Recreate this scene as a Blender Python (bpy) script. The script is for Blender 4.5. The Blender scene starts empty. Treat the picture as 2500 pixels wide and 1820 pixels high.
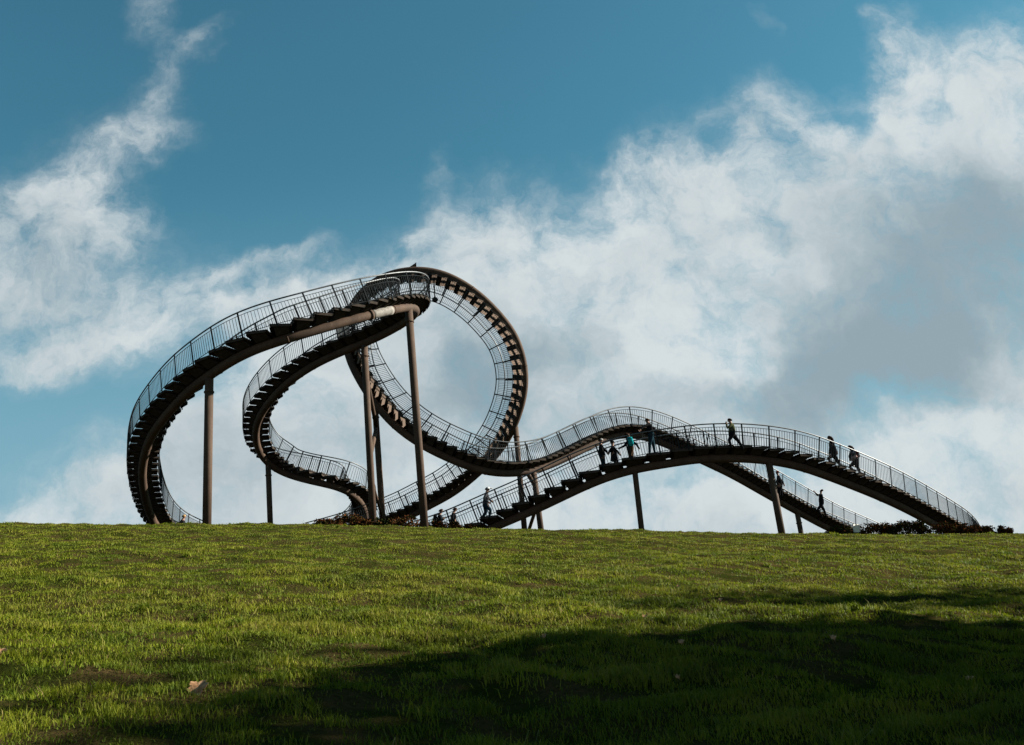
import bpy, bmesh, math, random
import numpy as np
from mathutils import Vector, Matrix, Quaternion, noise
R = math.radians
rnd = random.Random(7)
nrs = np.random.RandomState(11)
scene = bpy.context.scene
C = bpy.context.collection

# ------------------------------------------------------------------ camera
FPX = 2400.0                       # focal length in photo pixels (2500 wide)
PITCH, ROLL = R(17.0), R(4.7)
EYE = Vector((0, 0, 1.1))
FWD = Vector((0, math.cos(PITCH), math.sin(PITCH)))
_r0 = Vector((1, 0, 0)); _u0 = Vector((0, -math.sin(PITCH), math.cos(PITCH)))
CX = _r0 * math.cos(ROLL) - _u0 * math.sin(ROLL)
CY = _r0 * math.sin(ROLL) + _u0 * math.cos(ROLL)
cd = bpy.data.cameras.new('camera'); cam = bpy.data.objects.new('camera', cd); C.objects.link(cam)
m = Matrix.Identity(4)
for i in range(3):
    m[i][0] = CX[i]; m[i][1] = CY[i]; m[i][2] = -FWD[i]; m[i][3] = EYE[i]
cam.matrix_world = m
cd.sensor_width = 36; cd.lens = 36 * FPX / 2500; cd.clip_start = 0.05; cd.clip_end = 3000
scene.camera = cam

def at(px, py, d):
    """surveyed point: bearing read off the photo, d metres ahead of the viewpoint"""
    return EYE + (FWD + CX * ((px - 1250) / FPX) + CY * (-(py - 910) / FPX)) * d

def at_y(px, py, Y):
    """surveyed point on the upright plane Y metres north of the viewpoint"""
    q = at(px, py, 1) - EYE
    return EYE + q * (Y / q.y)

# ------------------------------------------------------------------ exposure
scene.view_settings.view_transform = 'Standard'
scene.view_settings.look = 'None'
scene.view_settings.exposure = 2.0
scene.view_settings.gamma = 1.0

# ------------------------------------------------------------------ sun
SUN_AZ, SUN_EL = R(79), R(25)      # azimuth from +y towards +x
sdir = Vector((math.sin(SUN_AZ) * math.cos(SUN_EL), math.cos(SUN_AZ) * math.cos(SUN_EL), math.sin(SUN_EL)))
sl = bpy.data.lights.new('sun', 'SUN'); sl.energy = 5.0; sl.angle = R(0.5); sl.color = (1.0, 0.93, 0.82)
so = bpy.data.objects.new('sun', sl); C.objects.link(so)
so.rotation_euler = sdir.to_track_quat('Z', 'Y').to_euler()

# ------------------------------------------------------------------ world
class NT:
    def __init__(s, tree): s.t = tree
    def n(s, kind, **kw):
        nd = s.t.nodes.new(kind)
        for k, v in kw.items(): setattr(nd, k, v)
        return nd
    def put(s, sock, v):
        if hasattr(v, 'is_linked') or isinstance(v, bpy.types.NodeSocket): s.t.links.new(v, sock)
        else: sock.default_value = v
    def math(s, op, a, b=0.0, c=None, clamp=False):
        nd = s.n('ShaderNodeMath', operation=op); nd.use_clamp = clamp
        s.put(nd.inputs[0], a); s.put(nd.inputs[1], b)
        if c is not None: s.put(nd.inputs[2], c)
        return nd.outputs[0]
    def vmath(s, op, a, b=(0, 0, 0)):
        nd = s.n('ShaderNodeVectorMath', operation=op)
        s.put(nd.inputs[0], a); s.put(nd.inputs[1], b)
        return nd.outputs['Value'] if op in ('LENGTH', 'DOT_PRODUCT') else nd.outputs[0]
    def noise(s, vec, scale, detail=4, rough=.55, dist=0.0, out='Fac'):
        nd = s.n('ShaderNodeTexNoise'); s.put(nd.inputs['Vector'], vec)
        nd.inputs['Scale'].default_value = scale; nd.inputs['Detail'].default_value = detail
        nd.inputs['Roughness'].default_value = rough; nd.inputs['Distortion'].default_value = dist
        return nd.outputs[out]
    def rng(s, v, a, b, c=0.0, d=1.0, mode='SMOOTHSTEP'):
        nd = s.n('ShaderNodeMapRange'); nd.interpolation_type = mode
        s.put(nd.inputs['Value'], v)
        for k, x in zip(('From Min', 'From Max', 'To Min', 'To Max'), (a, b, c, d)): nd.inputs[k].default_value = x
        return nd.outputs['Result']
    def mix(s, f, a, b, mode='MIX'):
        nd = s.n('ShaderNodeMix', data_type='RGBA', blend_type=mode)
        s.put(nd.inputs['Factor'], f)
        s.put(nd.inputs['A'] if False else nd.inputs[6], a); s.put(nd.inputs[7], b)
        return nd.outputs[2]
    def ramp(s, v, stops):
        nd = s.n('ShaderNodeValToRGB'); s.put(nd.inputs[0], v)
        e = nd.color_ramp.elements
        while len(e) < len(stops): e.new(0.5)
        for x, (p, c) in zip(e, stops): x.position = p; x.color = (*c, 1)
        return nd.outputs[0]

def uv_of(px, py):
    d = at(px, py, 1) - EYE
    return d.x / d.y, d.z / d.y

world = bpy.data.worlds.new('World'); scene.world = world; world.use_nodes = True
wt = world.node_tree; wt.nodes.clear(); W = NT(wt)
tc = W.n('ShaderNodeTexCoord')
sep = W.n('ShaderNodeSeparateXYZ'); W.put(sep.inputs[0], tc.outputs['Generated'])
ya = W.math('MAXIMUM', W.math('ABSOLUTE', sep.outputs[1]), 0.04)
uu = W.math('DIVIDE', sep.outputs[0], ya); vv = W.math('DIVIDE', sep.outputs[2], ya)
comb = W.n('ShaderNodeCombineXYZ'); W.put(comb.inputs[0], uu); W.put(comb.inputs[1], vv); uv = comb.outputs[0]
# wispy domain warp
w1 = W.noise(uv, 6.0, 5, .6, 0, 'Color')
w1 = W.vmath('SCALE', W.vmath('SUBTRACT', w1, (.5, .5, .5)), (0, 0, 0))
w1.node.inputs['Scale'].default_value = 0.13
w2 = W.noise(uv, 26.0, 4, .6, 0, 'Color')
w2 = W.vmath('SCALE', W.vmath('SUBTRACT', w2, (.5, .5, .5)), (0, 0, 0))
w2.node.inputs['Scale'].default_value = 0.03
uvw = W.vmath('ADD', W.vmath('ADD', uv, w1), w2)
def blob(px, py, rx, ry, rot=0, soft=0.0):
    """soft ellipse of sky, 1 in the middle, 0 outside"""
    u, v = uv_of(px, py)
    mp = W.n('ShaderNodeMapping', vector_type='TEXTURE')
    W.put(mp.inputs['Vector'], uvw)
    mp.inputs['Location'].default_value = (u, v, 0)
    mp.inputs['Rotation'].default_value = (0, 0, R(rot + 4.7))
    mp.inputs['Scale'].default_value = (rx / FPX * 1.12, ry / FPX * 1.12, 1)
    ln = W.vmath('LENGTH', mp.outputs[0])
    return W.rng(ln, 1.0, soft)
def total(lst):
    acc = None
    for b in lst:
        amp = b[-1]; o = blob(*b[:-1])
        if acc is None: acc = W.math('MULTIPLY', o, amp)
        else: acc = W.math('MULTIPLY_ADD', o, amp, acc)
    return acc
# the big bank: everything under a wavy upper edge
edge = [(-900, 1000), (-300, 1150), (0, 1180), (300, 1120), (520, 860), (700, 670), (860, 590), (960, 530), (1050, 430), (1160, 400), (1290, 425), (1400, 440), (1500, 320), (1620, 262), (1760, 235), (1880, 175), (1960, 200), (2040, 190), (2100, 55), (2200, 10), (2320, 60), (2500, 10), (2900, 20), (3600, 100)]
pts = sorted(uv_of(x, y) for x, y in edge)
fc = W.n('ShaderNodeFloatCurve'); sepw = W.n('ShaderNodeSeparateXYZ'); W.put(sepw.inputs[0], uvw)
U0, U1 = -1.3, 1.3
W.put(fc.inputs['Value'], W.rng(sepw.outputs[0], U0, U1, 0, 1, 'LINEAR'))
cv = fc.mapping.curves[0]
for i, (u, v) in enumerate(pts):
    x = (u - U0) / (U1 - U0)
    if i == 0: cv.points[0].location = (x, v)
    elif i == len(pts) - 1: cv.points[-1].location = (x, v)
for (u, v) in pts[1:-1]: cv.points.new((u - U0) / (U1 - U0), v)
fc.mapping.update()
below = W.math('SUBTRACT', fc.outputs[0], sepw.outputs[1])
bank = W.rng(below, -0.035, 0.11, 0, 1)
dens = total([
    (370, 40, 110, 120, 0, 0, 0.34), (430, 130, 140, 100, 20, 0, 0.32), (390, 240, 130, 130, 0, 0, 0.34), (500, 70, 120, 50, 40, 0, 0.20),
    (340, 340, 220, 85, -10, 0, 0.44), (190, 440, 270, 130, 25, 0, 0.44), (60, 570, 300, 170, 0, 0, 0.42), (250, 540, 190, 150, 0, 0, 0.36),
    (60, 720, 380, 120, 0, 0, 0.48), (120, 860, 300, 100, 0, 0, 0.68), (380, 760, 330, 120, 0, 0, 0.50), (560, 650, 280, 80, 0, 0, 0.40), (650, 800, 380, 140, 0, 0, 0.28), (250, 1210, 420, 90, 0, 0, 0.40), (480, 1060, 160, 120, 0, 0, 0.24),
    (740, 600, 170, 50, 0, 0, 0.32), (620, 720, 200, 60, 0, 0, 0.28), (780, 700, 180, 90, 0, 0, 0.28),
    (2130, 30, 60, 60, 0, 0, .3), (1870, 40, 40, 60, 0, 0, .18),
    (1060, 400, 110, 50, 30, 0, .2),
    (330, 1040, 520, 200, 0, 0, .30), (80, 640, 560, 380, 0, 0, .32), (2380, 1070, 90, 60, 0, 0, .35), (2180, 890, 260, 110, 0, 0, .45), (480, 740, 480, 200, 0, 0, .24), (230, 330, 300, 160, 30, 0, .12),
    # gaps of blue
    (1340, 575, 30, 40, 0, 0, -0.22), (1680, 560, 90, 60, -40, 0, -0.31), (1650, 650, 70, 50, 0, 0, -0.25), (1900, 540, 120, 80, -50, 0, -0.34),
    (1930, 430, 110, 110, -30, 0, -0.31), (2060, 300, 150, 80, -30, 0, -0.37), (1760, 330, 80, 70, 0, 0, -0.28), (2250, 250, 120, 50, -20, 0, -0.25),
    (1900, 330, 90, 60, 0, 0, -0.22), (1060, 560, 90, 40, 0, 0, -0.09),
    # pale open sky low down
    (250, 1000, 300, 90, 8, 0, -.3), (620, 960, 300, 90, 0, 0, -.2), (90, 1010, 180, 70, 0, 0, -.2), (1120, 1120, 200, 80, 0, 0, -.1), (1750, 1175, 260, 60, -6, 0, -.55), (2150, 1010, 300, 90, 18, 0, -.2),
    (2330, 1130, 220, 60, 20, 0, -.3), (1240, 980, 170, 120, 0, 0, -.2), (2200, 960, 300, 80, 20, 0, -.15),
])
fine = W.noise(uvw, 10.0, 9, .64)
fine2 = W.noise(uvw, 34.0, 7, .68)
d0 = W.math('ADD', W.math('MULTIPLY', bank, .85), dens)
amt = W.math('ADD', W.math('MULTIPLY', W.math('SUBTRACT', fine, .5), 1.75), W.math('MULTIPLY', W.math('SUBTRACT', fine2, .5), .8))
# noise acts on thin cloud, not on clear sky
act = W.rng(d0, -0.05, .6, 0.08, 1.0)
d1 = W.math('MULTIPLY_ADD', amt, act, d0)
alpha = W.rng(d1, 0.0, 1.0, 0.0, 0.95)
# light and grey of the cloud
grey = total([
    (2350, 680, 600, 420, -25, 0.1, .95), (2200, 880, 260, 120, 0, 0, .3), (1080, 900, 330, 260, 0, 0, .45), (620, 1120, 560, 200, 0, 0, .45), (100, 650, 420, 260, 0, 0, .35), (1980, 900, 420, 230, 0, 0.1, .75), (1350, 850, 330, 110, 5, 0, .45), (1180, 960, 260, 140, 0, 0, .55),
    (1500, 1010, 380, 120, 0, 0, .4), (2000, 1010, 500, 120, 0, 0, .35), (2450, 480, 330, 220, -30, 0, .45), (1480, 640, 200, 90, 30, 0, .12),
    (1750, 850, 220, 110, 0, 0, -.65), (1420, 560, 260, 130, 20, 0, -.45), (2330, 120, 260, 130, 0, 0, -.4), (1960, 250, 260, 120, -30, 0, -.3), (1600, 800, 160, 90, 0, 0, -.5), (1830, 900, 110, 70, 0, 0, -.35), (1880, 620, 200, 60, -35, 0, -.3), (2100, 1150, 800, 110, 0, 0, -.35),
])
fl = W.noise(uvw, 5.0, 6, .55)
off = W.vmath('ADD', uvw, (.028, .022, 0))
rel = W.math('SUBTRACT', W.noise(off, 10.0, 5, .6), W.noise(uvw, 10.0, 5, .6))  # sunward-offset noise difference paints light and shade into the cloud colour
rel = W.math('MULTIPLY', rel, 1.1)
gg = W.math('ADD', W.math('ADD', grey, rel), W.math('MULTIPLY', W.math('SUBTRACT', fl, .5), .9))
gg = W.rng(gg, -0.30, 1.05, 0, 1)
ccol = W.mix(gg, (.172, .186, .190, 1), (.074, .0960, .108, 1))
sky = W.n('ShaderNodeTexSky'); sky.sky_type = 'NISHITA'; sky.sun_disc = False
sky.sun_elevation = SUN_EL; sky.sun_rotation = SUN_AZ
sky.air_density = 1.0; sky.dust_density = .6; sky.ozone_density = 1.5
SKY_STR = 0.05
skc = W.mix(1.0, sky.outputs[0], (.285, .62, .56, 1), 'MULTIPLY')
inv = 1.0 / SKY_STR
ccs = W.vmath('SCALE', ccol); ccs.node.inputs['Scale'].default_value = inv
haze = W.rng(vv, .10, .58, .95, 0)
skc = W.mix(haze, skc, (.062 / SKY_STR, .110 / SKY_STR, .136 / SKY_STR, 1))
fin = W.mix(alpha, skc, ccs)
bg = W.n('ShaderNodeBackground'); W.put(bg.inputs[0], fin); bg.inputs[1].default_value = SKY_STR
ow = W.n('ShaderNodeOutputWorld'); wt.links.new(bg.outputs[0], ow.inputs[0])

# ------------------------------------------------------------------ materials
def mat(name, fn, rough=.7, metal=0.0, spec=.5):
    mt = bpy.data.materials.new(name); mt.use_nodes = True
    t = NT(mt.node_tree); p = mt.node_tree.nodes['Principled BSDF']
    p.inputs['Roughness'].default_value = rough; p.inputs['Metallic'].default_value = metal
    p.inputs['Specular IOR Level'].default_value = spec
    c = fn(t, p)
    if c is not None: t.put(p.inputs['Base Color'], c)
    return mt
def obc(t): return t.n('ShaderNodeTexCoord').outputs['Object']
def speck(c1, c2, scale, bump=0.0, detail=5):
    def f(t, p):
        o = obc(t); n = t.noise(o, scale, detail, .6)
        if bump:
            b = t.n('ShaderNodeBump'); b.inputs['Strength'].default_value = bump; b.inputs['Distance'].default_value = .02
            t.put(b.inputs['Height'], n); t.put(p.inputs['Normal'], b.outputs[0])
        return t.mix(t.rng(n, .32, .68), (*c1, 1), (*c2, 1))
    return f
def rust_fn(t, p):
    o = obc(t)
    a = t.noise(o, 1.3, 6, .65); b = t.noise(o, 14, 5, .6); sp = t.noise(o, 60, 3, .6)
    c = t.mix(t.rng(a, .35, .7), (.041, .027, .0190, 1), (.060, .039, .027, 1))
    c = t.mix(t.rng(b, .5, .72, 0, .6), c, (.030, .019, .013, 1))
    c = t.mix(t.rng(sp, .62, .74, 0, .35), c, (.10, .075, .05, 1))
    mp = t.n('ShaderNodeMapping'); t.put(mp.inputs['Vector'], o); mp.inputs['Scale'].default_value = (7, 7, .45)
    st = t.noise(mp.outputs[0], 1.0, 5, .6)
    c = t.mix(t.rng(st, .5, .7, 0, .55), c, (.026, .018, .014, 1))
    c = t.mix(t.rng(st, .28, .40, .45, 0), c, (.085, .062, .045, 1))
    bm = t.n('ShaderNodeBump'); bm.inputs['Strength'].default_value = .25; bm.inputs['Distance'].default_value = .01
    t.put(bm.inputs['Height'], b); t.put(p.inputs['Normal'], bm.outputs[0])
    return c
M = {}
M['rust'] = mat('weathered_brown_steel', rust_fn, .8, 0, .1)
M['pale'] = mat('pale_primer_paint', speck((.095, .087, .075), (.16, .15, .135), 6, .1), .7, 0, .1)
M['rail'] = mat('galvanised_rail', speck((.05, .055, .058), (.09, .096, .10), 7, .05), .5, .45, .4)
M['bar'] = mat('galvanised_bar', speck((.013, .015, .016), (.024, .027, .028), 7), .7, 0, 0)
M['post'] = mat('dark_steel_post', speck((.009, .011, .012), (.016, .018, .019), 7), .8, 0, 0)
def tread_fn(t, p):
    o = obc(t); n = t.noise(o, 5, 5, .6)
    c = t.mix(t.rng(n, .3, .7), (.026, .022, .019, 1), (.042, .035, .029, 1))
    n2 = t.noise(o, 45, 3, .6)
    return t.mix(t.rng(n2, .5, .75, 0, .5), c, (.016, .014, .012, 1))
M['tread'] = mat('stair_grating_steel', tread_fn, .9, 0, 0)
def glow_grating():
    mt = mat('sun_glow_grating_steel', tread_fn, .9, 0, 0)
    nt = mt.node_tree; p = nt.nodes['Principled BSDF']; t = NT(nt)
    tr = t.n('ShaderNodeBsdfTranslucent'); tr.inputs[0].default_value = (.52, .45, .40, 1)  # tan translucent glow imitates patches of sunlight on the loop treads
    mx = t.n('ShaderNodeMixShader'); mx.inputs[0].default_value = .5
    nt.links.new(p.outputs[0], mx.inputs[1]); nt.links.new(tr.outputs[0], mx.inputs[2])
    nt.links.new(mx.outputs[0], nt.nodes['Material Output'].inputs[0])
    return mt
M['glow_grating'] = glow_grating()
def soil_fn(t, p):
    o = obc(t); n = t.noise(o, 2.2, 7, .65); n2 = t.noise(o, 30, 5, .6); n3 = t.noise(o, 120, 4, .7)
    c = t.mix(t.rng(n, .35, .65), (.014, .018, .003, 1), (.040, .026, .012, 1))
    c = t.mix(t.rng(n2, .4, .7, 0, .6), c, (.010, .009, .004, 1))
    c = t.mix(t.rng(n3, .5, .7, 0, .7), c, (.042, .055, .008, 1))
    bm = t.n('ShaderNodeBump'); bm.inputs['Strength'].default_value = .8; bm.inputs['Distance'].default_value = .03
    t.put(bm.inputs['Height'], n2); t.put(p.inputs['Normal'], bm.outputs[0])
    return c
M['soil'] = mat('soil_and_thatch', soil_fn, 1.0, 0, .0)
def grass_fn(t, p):
    a = t.n('ShaderNodeAttribute'); a.attribute_name = 'tone'
    o = obc(t); n = t.noise(o, .9, 7, .7); n3 = t.noise(o, 2.2, 6, .65)
    base = t.ramp(a.outputs['Fac'], [(0, (.024, .050, .003)), (.35, (.078, .108, .004)), (.7, (.138, .155, .007)), (.9, (.15, .14, .022)), (1, (.20, .145, .06))])
    c = t.mix(t.rng(n, .42, .62, 0, .7), base, (.040, .068, .004, 1))
    c = t.mix(t.rng(n3, .5, .8, 0, .45), c, (0.1386, 0.1254, 0.0119, 1))
    c = t.mix(t.rng(t.noise(o, 5.0, 5, .7), .52, .66, 0, .6), c, (.020, .042, .003, 1))
    return c
def grass_mat():
    mt = mat('lawn_grass', grass_fn, .7, 0, .12)
    nt = mt.node_tree; p = nt.nodes['Principled BSDF']; t = NT(nt)
    tr = t.n('ShaderNodeBsdfTranslucent'); src = p.inputs['Base Color'].links[0].from_socket
    t.put(tr.inputs[0], src)
    mx = t.n('ShaderNodeMixShader'); mx.inputs[0].default_value = .35
    nt.links.new(p.outputs[0], mx.inputs[1]); nt.links.new(tr.outputs[0], mx.inputs[2])
    nt.links.new(mx.outputs[0], nt.nodes['Material Output'].inputs[0])
    return mt
M['grass'] = grass_mat()
def leafy(c1, c2, c3):
    def f(t, p):
        g = t.n('ShaderNodeNewGeometry')
        return t.ramp(g.outputs['Random Per Island'], [(0, c1), (.5, c2), (1, c3)])
    return f
M['redleaf'] = mat('autumn_shrub_leaves', leafy((.014, .018, .005), (.036, .019, .008), (.085, .028, .010)), .9, 0, 0)
M['greenleaf'] = mat('dark_shrub_leaves', leafy((.009, .018, .006), (.017, .022, .007), (.055, .022, .009)), .9, 0, 0)
M['treeleaf'] = mat('tree_leaves', leafy((.035, .06, .012), (.06, .085, .016), (.10, .09, .02)), .9, 0, 0)
M['bark'] = mat('bark', speck((.05, .038, .027), (.10, .078, .058), 8, .5), .9)
M['deadleaf'] = mat('dry_fallen_leaf', speck((.17, .085, .038), (.30, .18, .10), 40, .3), .8, 0, .1)
M['skin'] = mat('skin', speck((.13, .072, .05), (.17, .10, .072), 12), .6, 0, .1)
def cloth(name, c): 
    k = 'c_' + name
    if k not in M:
        M[k] = mat('cloth_' + name, speck(tuple(x * .8 for x in c), tuple(min(1, x * 1.15) for x in c), 14, .3), .9, 0, 0)
    return M[k]

# ------------------------------------------------------------------ helpers
def tag(o, label=None, cat=None, group=None, kind=None):
    if label: o['label'] = label
    if cat: o['category'] = cat
    if group: o['group'] = group
    if kind: o['kind'] = kind
    return o
class MB:
    def __init__(s): s.v = []; s.f = []; s.mi = []; s.cur = 0; s.grate = False
    def add(s, vs, fs):
        b = len(s.v); s.v += [tuple(x) for x in vs]; s.f += [tuple(i + b for i in f) for f in fs]; s.mi += [s.cur] * len(fs)
    def boxf(s, o, a, b, c):
        """box centred on o with half-axis vectors a,b,c"""
        vs = [o + a * i + b * j + c * k for i in (-1, 1) for j in (-1, 1) for k in (-1, 1)]
        s.add(vs, [(0, 1, 3, 2), (4, 6, 7, 5), (0, 4, 5, 1), (2, 3, 7, 6), (0, 2, 6, 4), (1, 5, 7, 3)])
    def tube(s, pts, r, n=8, frames=None, cap=True):
        pts = [Vector(p) for p in pts]; rr = r if hasattr(r, '__len__') else [r] * len(pts)
        b = len(s.v); N = len(pts)
        prev = None
        for i, p in enumerate(pts):
            t = (pts[min(i + 1, N - 1)] - pts[max(i - 1, 0)]).normalized()
            if prev is None:
                x = t.orthogonal().normalized()
            else:
                x = (prev - t * prev.dot(t)).normalized()
            prev = x; y = t.cross(x)
            for k in range(n):
                a = 2 * math.pi * k / n
                s.v.append(tuple(p + (x * math.cos(a) + y * math.sin(a)) * rr[i]))
        for i in range(N - 1):
            for k in range(n):
                s.f.append((b + i * n + k, b + i * n + (k + 1) % n, b + (i + 1) * n + (k + 1) % n, b + (i + 1) * n + k)); s.mi.append(s.cur)
        if cap:
            s.f.append(tuple(b + k for k in range(n))[::-1]); s.f.append(tuple(b + (N - 1) * n + k for k in range(n))); s.mi += [s.cur] * 2
    def build(s, name, mats, parent=None, smooth=False, origin=None):
        me = bpy.data.meshes.new(name)
        off = Vector(origin) if origin is not None else Vector((0, 0, 0))
        me.from_pydata([tuple(Vector(v) - off) for v in s.v] if origin is not None else s.v, [], s.f)
        mats = mats if isinstance(mats, (list, tuple)) else [mats]
        for x in mats: me.materials.append(x)
        if len(mats) > 1: me.polygons.foreach_set('material_index', s.mi)
        if smooth: me.polygons.foreach_set('use_smooth', [True] * len(me.polygons))
        o = bpy.data.objects.new(name, me); C.objects.link(o); o.location = off
        if parent is not None:
            o.parent = parent
            o.matrix_parent_inverse = Matrix.Identity(4)
            o.location = off - base_of(parent)
        return o
BASE = {}
def base_of(o):
    """world position of an unrotated object"""
    p = Vector((0, 0, 0))
    while o is not None: p += o.location; o = o.parent
    return p
def empty(name, loc):
    o = bpy.data.objects.new(name, None); C.objects.link(o); o.location = loc; o.empty_display_size = .3
    return o

# ------------------------------------------------------------------ ground
def sstep(a, b, x):
    t = min(1, max(0, (x - a) / (b - a))); return t * t * (3 - 2 * t)
_N = 4000; _ys = np.linspace(-200, 800, _N + 1)
_t = np.clip((_ys - 22) / 16.0, 0, 1); _t = _t * _t * (3 - 2 * _t)
_t2 = np.clip((_ys - 62) / 60.0, 0, 1); _t2 = _t2 * _t2 * (3 - 2 * _t2)
_t0 = np.clip((-_ys - 5) / 60.0, 0, 1)
_s = (.177 * (1 - _t) + .112 * _t) * (1 - _t2) - .05 * _t2
_s = _s * (1 - .6 * _t0)
_p = np.concatenate([[0], np.cumsum((_s[1:] + _s[:-1]) / 2 * (_ys[1] - _ys[0]))])
_p -= np.interp(0, _ys, _p)
def hill(x, y):
    return np.interp(y, _ys, _p) - 0.101 * 30 * np.tanh(x / 30.0)
def bumps(x, y):
    # mown-lawn unevenness: sums of sines with drifting phase
    w = np.clip((70 - y) / 30, 0, 1)
    b = 1.8 * (.022 * np.sin(x * 2.1 + 1.7 * np.sin(y * .9)) * np.sin(y * 2.9 + 1.3 * np.sin(x * .8)) +
         .019 * np.sin(x * 5.3 + 2.1 * np.sin(y * 1.7)) * np.sin(y * 6.1 + 1.9 * np.sin(x * 2.3)) +
         .035 * np.sin(x * .55 + 1.1 * np.sin(y * .31)) * np.sin(y * .83 + .7))
    return b * w
def gz(x, y): return float(hill(x, y) + bumps(x, y))
def grid_axis(segs):
    out = []
    for a, b, n in segs: out += list(np.linspace(a, b, n, endpoint=False))
    out.append(segs[-1][1]); return np.array(out)
gx = grid_axis([(-600, -60, 20), (-60, -22, 30), (-22, 22, 260), (22, 60, 30), (60, 600, 20)])
gy = grid_axis([(-150, -2, 16), (-2, 2, 20), (2, 40, 330), (40, 80, 60), (80, 700, 30)])
XX, YY = np.meshgrid(gx, gy); ZZ = hill(XX, YY) + bumps(XX, YY)
V = np.stack([XX, YY, ZZ], -1).reshape(-1, 3)
nx, ny = len(gx), len(gy)
I = (np.arange(ny - 1)[:, None] * nx + np.arange(nx - 1)[None, :]).ravel()
F = np.stack([I, I + 1, I + nx + 1, I + nx], -1)
def np_mesh(name, V, F, sizes=None):
    me = bpy.data.meshes.new(name)
    me.vertices.add(len(V)); me.vertices.foreach_set('co', V.astype(np.float32).ravel())
    if sizes is None: sizes = np.full(len(F), F.shape[1], np.int32); loops = F.ravel()
    else: loops = F
    me.loops.add(len(loops)); me.loops.foreach_set('vertex_index', loops.astype(np.int32))
    me.polygons.add(len(sizes))
    st = np.concatenate([[0], np.cumsum(sizes)[:-1]]).astype(np.int32)
    me.polygons.foreach_set('loop_start', st)
    me.update(calc_edges=True); me.validate()
    return me
me = np_mesh('ground', V, F); me.materials.append(M['soil']); me.polygons.foreach_set('use_smooth', [True] * len(me.polygons))
g = bpy.data.objects.new('ground', me); C.objects.link(g); tag(g, kind='structure')

# ------------------------------------------------------------------ grass blades
def vnoise(x, y, sc, seed):
    """cheap value noise on numpy arrays"""
    r = np.random.RandomState(seed).rand(256, 256)
    xs = x * sc + 500; ys = y * sc + 500
    xi = np.floor(xs).astype(int); yi = np.floor(ys).astype(int); fx = xs - xi; fy = ys - yi
    fx = fx * fx * (3 - 2 * fx); fy = fy * fy * (3 - 2 * fy)
    g = lambda a, b: r[a % 256, b % 256]
    return (g(xi, yi) * (1 - fx) + g(xi + 1, yi) * fx) * (1 - fy) + (g(xi, yi + 1) * (1 - fx) + g(xi + 1, yi + 1) * fx) * fy
def strip(y0, y1, dens, wid, ht, seed, mode=''):
    r = np.random.RandomState(seed)
    hw = lambda y: .56 * y + 1.2
    A = (hw(y0) + hw(y1)) * (y1 - y0)
    n = int(A * dens)
    y = r.uniform(y0, y1, n); x = r.uniform(-1, 1, n) * hw(y1)
    if mode == 'tuft':       # gather the blades in clumps
        nc = max(1, n // 55); cx = x[:nc]; cy = y[:nc]; ci = r.randint(0, nc, n); sp = .02 + .05 * r.rand(nc)
        x = cx[ci] + r.normal(0, 1, n) * sp[ci]; y = cy[ci] + r.normal(0, 1, n) * sp[ci]
        tv = r.rand(nc)[ci]; hv = (.5 + r.rand(nc))[ci]
    k = (np.abs(x) < hw(y)) & (y > 1.5); x = x[k]; y = y[k]
    if mode == 'tuft': tv = tv[k]; hv = hv[k]
    n1 = vnoise(x, y * 1.6, 1.1, 1); n2 = vnoise(x, y * 1.8, 4.2, 2); n3 = vnoise(x, y * 1.3, 11, 3)
    bare = n1 * .5 + n2 * .35 + n3 * .15
    if mode == 'tuft': bare = bare + 1; x, y, n1, n2, n3, bare = [np.asarray(q) for q in (x, y, n1, n2, n3, bare)]
    keep = r.rand(len(x)) < np.clip((bare - .31) / .10, 0.13, 1)
    x, y, n1, n2, n3 = [q[keep] for q in (x, y, n1, n2, n3)]
    n = len(x)
    h = ht * (.4 + .6 * r.rand(n)) * (.28 + 1.5 * n2 * (0.35 + n3) * (.6 + .7 * n1))
    tall = r.rand(n) < .006; h[tall] *= 2.2
    if mode == 'tuft': h = ht * (.5 + .5 * r.rand(n)) * hv
    if mode == 'straw': h = ht * (.5 + .8 * r.rand(n))
    w = wid * (.7 + .6 * r.rand(n))
    a = r.rand(n) * 2 * np.pi; lean = r.rand(n) * .9 + .15 + (1.1 if mode == 'straw' else 0); la = r.rand(n) * 2 * np.pi + n3 * 3
    z = hill(x, y) + bumps(x, y) - .004
    dx, dy = np.cos(a) * w * .5, np.sin(a) * w * .5
    lx, ly = np.cos(la) * h * lean, np.sin(la) * h * lean
    P = np.stack([x, y, z], -1)
    e = np.stack([dx, dy, 0 * dx], -1)
    mid = P + np.stack([lx * .3, ly * .3, h * .55], -1)
    tip = P + np.stack([lx, ly, h * np.maximum(.12, 1 - .35 * lean - (.35 if mode == 'straw' else 0))], -1)
    Vb = np.stack([P - e, P + e, mid + e * .75, mid - e * .75, tip], 1)
    tone = np.clip(.30 + .42 * r.rand(n) + .55 * (n1 - .5) + .35 * (n2 - .4), 0, .88)
    dry = r.rand(n) < .05; tone[dry] = .9 + .1 * r.rand(dry.sum())
    tone[tall] = .85
    if mode == 'tuft': tone = np.clip(.12 + .6 * tv + .2 * r.rand(n), 0, .86)
    if mode == 'straw': tone = .93 + .07 * r.rand(n)
    if mode == 'weed': tone = .02 + .25 * r.rand(n)
    return Vb, tone
parts = []
for a in [(1.9, 5.5, 5200, .0052, .062, 1), (5.5, 8.5, 4800, .006, .058, 2), (8.5, 13, 2800, .008, .050, 3), (13, 19, 1700, .010, .044, 4), (19, 27, 1000, .013, .040, 5), (27, 37, 560, .018, .038, 6)]:
    parts.append(strip(*a))
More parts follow.
